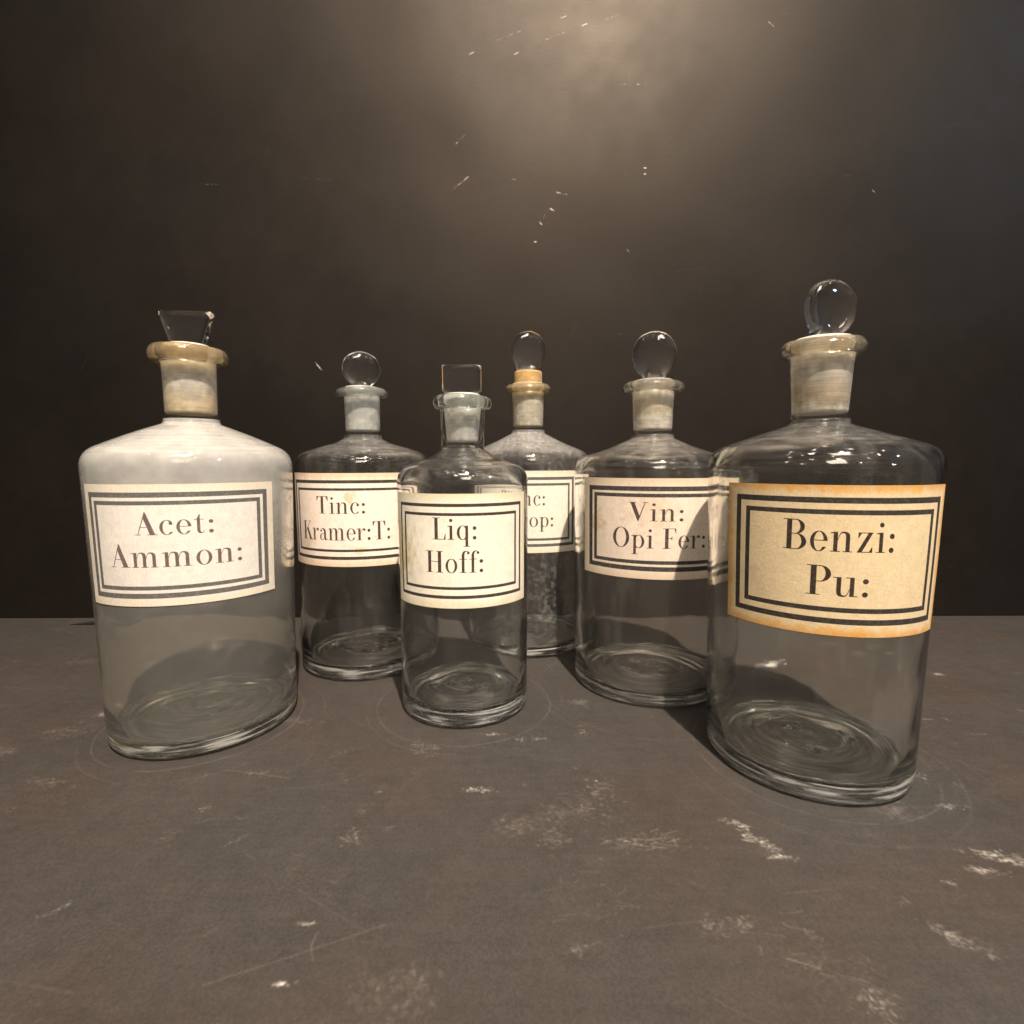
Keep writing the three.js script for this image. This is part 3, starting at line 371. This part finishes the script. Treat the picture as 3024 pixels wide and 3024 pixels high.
B.acet.mat = glass(rgb(0.94, 0.91, 0.72), 0.04); B.tinc.mat = glass(clear, 0.05); B.liq.mat = glass(green, 0.04); B.rop.mat = glass(rgb(0.985, 0.96, 0.90), 0.06); B.vin.mat = glass(rgb(0.98, 0.96, 0.89), 0.05); B.benzi.mat = glass(rgb(0.965, 0.98, 0.91), 0.05);
const lips = { acet: [amber, 0.012], tinc: [clear, 0.03], liq: [green, 0.03], rop: [amber, 0.010], vin: [rgb(0.9, 0.78, 0.6), 0.012], benzi: [rgb(0.85, 0.68, 0.40), 0.012] };
for (const k in lips) B[k].lipMat = solidGlass(...lips[k]);
B.acet.lipMat = stained(rgb(0.93, 0.77, 0.50), 0.88); B.rop.lipMat = stained(rgb(0.94, 0.82, 0.54), 0.85); B.vin.lipMat = stained(rgb(0.95, 0.90, 0.82), 0.93); B.benzi.lipMat = stained(rgb(0.93, 0.84, 0.66), 0.92); B.tinc.lipMat = stained(rgb(0.92, 0.95, 0.92), 0.92); B.liq.lipMat = stained(rgb(0.92, 0.97, 0.93), 0.96);
B.acet.neckMat = ground(groundTexture(71, [246, 243, 234], [[0.70, 1.02, [248, 226, 180], 0.7], [-0.1, 0.12, [226, 202, 160], 0.5]]));
B.tinc.neckMat = ground(groundTexture(72, [228, 230, 226], []));
B.rop.neckMat = ground(groundTexture(74, [240, 234, 214], [[-0.1, 0.2, [215, 185, 120], 0.5]], 1.4));
B.vin.neckMat = ground(groundTexture(75, [244, 240, 227], [[0.45, 0.7, [225, 210, 180], 0.7]], 1.3));
B.benzi.neckMat = ground(groundTexture(76, [242, 237, 226], [[0.6, 0.9, [215, 195, 160], 0.6]], 1.4));
B.liq.slack = 1.8;

for (const [k, c] of [['acet', 0.09], ['tinc', 0.08], ['liq', 0.08], ['rop', 0.10], ['vin', 0.10], ['benzi', 0.085]]) B[k].baseGlow = c;
B.acet.labMap = labelTexture({ seed: 101, paper: [232, 227, 220], edge: [232, 216, 186], edgeK: 0.6, ink: 'rgb(98,84,82)', rule: 'rgb(92,90,86)', borders: [[0.065, 0.042], [0.135, 0.033]], wear: 0.12, lines: [['Acet:', 0.32, 0.68, 0.41, 0.185, 0.06], ['Ammon:', 0.175, 0.81, 0.675, 0.19, 0.06]] });
B.tinc.labMap = labelTexture({ seed: 102, paper: [244, 230, 219], edge: [216, 178, 128], edgeK: 0.5, ink: 'rgb(66,48,40)', rule: 'rgb(46,42,36)', borders: [[0.075, 0.034], [0.16, 0.026]], wear: 0.15, spots: 70, stains: [[0.55, 0.26, 0.06, 0.5], [0.6, 0.82, 0.05, 0.4], [0.2, 0.75, 0.1, 0.25]], lines: [['Tinc:', 0.31, 0.655, 0.43, 0.185, 0.05], ['Kramer:T:', 0.17, 0.815, 0.715, 0.20, 0.02]] });
B.liq.labMap = labelTexture({ seed: 103, paper: [242, 237, 222], edge: [208, 186, 128], edgeK: 0.35, ink: 'rgb(62,44,36)', rule: 'rgb(52,44,36)', borders: [[0.085, 0.028], [0.165, 0.025]], wear: 0.1, stains: [[0.05, 0.5, 0.22, 0.5]], lines: [['Liq:', 0.335, 0.615, 0.395, 0.19, 0.04], ['Hoff:', 0.29, 0.655, 0.685, 0.19, 0.03]] });
B.rop.labMap = labelTexture({ seed: 104, paper: [228, 222, 210], edge: [214, 196, 166], edgeK: 0.4, ink: 'rgb(72,66,60)', rule: 'rgb(82,82,78)', borders: [[0.075, 0.036], [0.15, 0.03]], wear: 0.12, lines: [['Tinc:', 0.34, 0.685, 0.42, 0.19, 0.05], ['C', 0.24, 0.33, 0.68, 0.19, 0], ['rop:', 0.475, 0.755, 0.68, 0.185, 0.03]] });
B.vin.labMap = labelTexture({ seed: 105, paper: [226, 212, 196], edge: [196, 168, 128], edgeK: 0.35, ink: 'rgb(62,46,46)', rule: 'rgb(52,48,46)', borders: [[0.08, 0.046], [0.15, 0.036]], wear: 0.15, spots: 60, stains: [[0.12, 0.45, 0.1, 0.5], [0.45, 0.3, 0.2, 0.2]], lines: [['Vin:', 0.335, 0.655, 0.42, 0.185, 0.08], ['Opi Fer:', 0.235, 0.80, 0.69, 0.20, 0.04]] });
B.benzi.labMap = labelTexture({ seed: 106, paper: [224, 204, 166], edge: [212, 152, 72], edgeW: 0.07, edgeK: 0.75, ink: 'rgb(40,28,20)', rule: 'rgb(40,36,33)', borders: [[0.08, 0.038], [0.16, 0.032]], wear: 0.12, spots: 60, lines: [['Benzi:', 0.27, 0.70, 0.435, 0.205, 0.05], ['Pu:', 0.365, 0.61, 0.73, 0.20, 0.05]] });

// v runs up the wall from the foot to the neck; the shoulder starts near 0.79
B.acet.film = filmMaterial(1, rgb(0.79, 0.785, 0.76), (u, v) => {
  const n = fbm(u * 12, v * 12, 7, 4, 12), m = fbm(u * 48, v * 34, 9, 3, 48), st = v > 0.78 ? fbm(u * 8, v * 90, 13, 3, 8) : fbm(u * 44, v * 8, 13, 3, 44), edge = v + (n - 0.5) * 0.16;
  return (0.085 + 0.29 * sstep(0.42, 0.76, edge) + 0.10 * sstep(0.30, 0.5, edge)) * (0.85 + 0.3 * (m - 0.3) + (v > 0.78 ? 0.5 : 0.22) * (st - 0.5));
});
B.rop.film = filmMaterial(4, rgb(0.74, 0.73, 0.71), (u, v) => {
  const m = fbm(u * 130, v * 90, 21, 3, 130), st = fbm(u * 80, v * 9, 23, 2, 80), n = fbm(u * 10, v * 10, 25, 3, 10), sp = sstep(0.50, 0.68, m);
  return 0.015 + 0.085 * sp * (0.3 + n) + 0.035 * st + 0.24 * sstep(0.76, 0.84, v + (n - 0.5) * 0.06) * (0.5 + m * 0.6);
});
const dust = (seed, lo, hi, sh) => (u, v) => { const n = fbm(u * 50, v * 5, seed, 3, 50), h = fbm(u * 9, v * 60, seed + 5, 3, 9), m = fbm(u * 60, v * 60, seed + 9, 3, 60); return lo + hi * sstep(0.5, 0.8, n) + sh * sstep(0.78, 0.86, v + (m - 0.5) * 0.05) * (0.25 + 0.9 * h * m * 2); };
B.vin.film = filmMaterial(5, rgb(0.76, 0.73, 0.66), dust(31, 0.005, 0.03, 0.15), 512, 256);
B.tinc.film = filmMaterial(2, rgb(0.76, 0.75, 0.72), dust(36, 0.002, 0.02, 0.15), 512, 256);
B.benzi.film = filmMaterial(6, rgb(0.76, 0.75, 0.72), dust(41, 0.001, 0.03, 0.09), 512, 256);
B.liq.film = filmMaterial(3, rgb(0.76, 0.75, 0.72), dust(46, 0.002, 0.012, 0.03), 512, 256);
B.acet.swirl = 0.5; B.rop.swirl = 0.3; B.liq.swirl = 0.7;
for (const k in B) bottle(B[k]);

const handleGlass = seedy(rgb(0.985, 0.985, 0.98), 0.996), frost = ground(groundTexture(80, [240, 239, 233], [])), amberFrost = ground(groundTexture(81, [232, 196, 130], [], 0.6));
const toCam = (b) => Math.atan2(-b.x, -b.z);
stopper(B.acet, { label: 'flat fan-shaped glass stopper standing in the clouded white bottle', plugMat: B.acet.neckMat, mat: handleGlass, y: 213, turn: toCam(B.acet) - 0.32, dome: 2.2, shoulder: 4,
  geo: slab(roundedOutline([[-7.4, 0], [-13.4, 19.6], [14, 20.4], [7.6, 0]], 1.6), 5.0, 5) });
stopper(B.tinc, { label: 'round lens-shaped stopper in the bottle labelled Tinc: Kramer:T:', plugMat: B.tinc.neckMat, mat: handleGlass, y: 203, turn: toCam(B.tinc) + 0.1,
  geo: slab(smoothOutline([[-5.5, 0], [-6.2, 3], [-11, 7], [-14, 14.5], [-10.5, 24], [0, 28.2], [10.5, 24], [14, 14.5], [11, 7], [6.2, 3], [5.5, 0]]), 6, 2.4) });
stopper(B.liq, { label: 'square block stopper with cut lower corners in the slimmest bottle', plugMat: frost, mat: handleGlass, y: 188.6, turn: toCam(B.liq) - 0.16, rPlug: 11.2, draw: 1.8, plugUp: 4,
  geo: slab(roundedOutline([[-7, 0], [-7, 0.9], [-11.7, 3.6], [-11.7, 19], [11.7, 19], [11.7, 3.6], [7, 0.9], [7, 0]], 0.9), 5.5, 6) });
stopper(B.rop, { label: 'pear-shaped glass stopper rising from an amber stained collar', plugMat: B.rop.neckMat, mat: handleGlass, y: 222, turn: toCam(B.rop) + 0.15, shoulder: 1, collar: [[0, 212.6], [11.3, 212.6, 0.6], [11.3, 223.6, 1.4], [0, 224.2]], collarMat: amberFrost,
  geo: slab(smoothOutline([[-8.5, 0], [-9.4, 4], [-12.8, 11], [-14.4, 19], [-11, 29.5], [0, 34.2], [11, 29.5], [14.4, 19], [12.8, 11], [9.4, 4], [8.5, 0]]), 6, 2.6) });
stopper(B.vin, { label: 'round disc stopper in the bottle labelled Vin: Opi Fer:', plugMat: B.vin.neckMat, mat: handleGlass, y: 201.6, turn: toCam(B.vin) - 0.05,
  geo: slab(smoothOutline([[-5.6, 0], [-6.2, 3.4], [-11.4, 9], [-14.3, 19.5], [-10.4, 30], [0, 34.3], [10.4, 30], [14.3, 19.5], [11.4, 9], [6.2, 3.4], [5.6, 0]]), 6, 2.4) });
stopper(B.benzi, { label: 'oval stopper turned partly edge-on in the amber-labelled bottle', plugMat: B.benzi.neckMat, mat: handleGlass, y: 206.6, turn: toCam(B.benzi) + 0.72, tilt: [0, -0.20],
  geo: slab(smoothOutline([[-6.6, 0], [-7.2, 4], [-11.4, 10], [-13.4, 18], [-10, 26.5], [0, 30.3], [10, 26.5], [13.4, 18], [11.4, 10], [7.2, 4], [6.6, 0]]), 5.2, 2.5) });

// ------------------------------------------------------------------ small things
{
  // pointed black wedge, tapering to its tip, at the foot of the backdrop
  const sh = new THREE.Shape(); sh.moveTo(0, 0); sh.lineTo(0.045, -0.012); sh.lineTo(0.052, 0.004); sh.lineTo(0.034, 0.006); sh.closePath();
  const g = new THREE.ExtrudeGeometry(sh, { depth: 0.0034, bevelEnabled: false }); g.rotateX(-Math.PI / 2); { const q = g.attributes.position; for (let i = 0; i < q.count; i++) q.setY(i, q.getY(i) * (0.08 + 0.92 * clamp(q.getX(i) / 0.045))); g.computeVertexNormals(); }
  const m = mesh('black_wedge', g, new THREE.MeshStandardMaterial({ color: 0x0a0909, roughness: 0.9 }), scene); m.position.set(-0.412, 0.0004, -0.482); m.rotation.y = 0.28;
  m.userData = { label: 'pointed black wedge at the foot of the backdrop', category: 'scrap' };
}

// ------------------------------------------------------------------ the lamps over the table, with the added glint spots and fill panel, outside the frame
{
  const can = new THREE.MeshStandardMaterial({ color: 0x151413, roughness: 0.5, side: THREE.DoubleSide });
  const fixture = (at, target, r, color, glow, label) => {
    const t = thing('spotlight', label, 'lamp', at.x, at.y, at.z, 'spotlights of the room');
    mesh('housing', lathe([[r * 1000 * 1.25, 20], [r * 1000 * 1.25, -70], [r * 700, -110], [0, -112]].map(([a, y]) => [a, y - 10]), { seg: 32 }), can, t);
    mesh('lens', lathe([[r * 1000, -12], [r * 1000, -14], [0, -14]], { seg: 32 }), new THREE.MeshStandardMaterial({ color: 0x222222, emissive: color, emissiveIntensity: glow * DIM }), t);
    t.quaternion.setFromUnitVectors(new THREE.Vector3(0, 1, 0), target.clone().sub(at).normalize());
  };
  fixture(KEY, new THREE.Vector3(0.02, 0.1, -0.36), 0.03, rgb(1, 0.84, 0.67), 4, 'warm ceiling spotlight aimed at the bottles');
  fixture(COOL, new THREE.Vector3(0.15, 0.15, -0.4), 0.05, rgb(0.55, 0.76, 1), 2, 'bluish ceiling spotlight standing off beyond the amber-labelled bottle');
  for (const [x, y, z] of GLINT_SPOTS) fixture(new THREE.Vector3(x, y, z), new THREE.Vector3(x + 0.001, y - 1, z), 0.05, rgb(1, 0.88, 0.74), 1, 'small unseen spotlight added for glints, pointing straight down');
  const p = thing('added_fill_panel', 'unseen flat fill light panel added over the table front', 'lamp', FILL_PANEL.position.x, FILL_PANEL.position.y, FILL_PANEL.position.z);
  p.quaternion.copy(FILL_PANEL.quaternion);
  const f = mesh('frame', new THREE.BoxGeometry(0.54, 0.44, 0.02), can, p); f.position.z = 0.022;
  const d = mesh('diffuser', new THREE.BoxGeometry(0.5, 0.4, 0.004), new THREE.MeshStandardMaterial({ color: 0xdddddd, emissive: rgb(1, 0.88, 0.75), emissiveIntensity: 2 * DIM }), p); d.position.z = 0.008;
}

renderer.render(scene, camera);
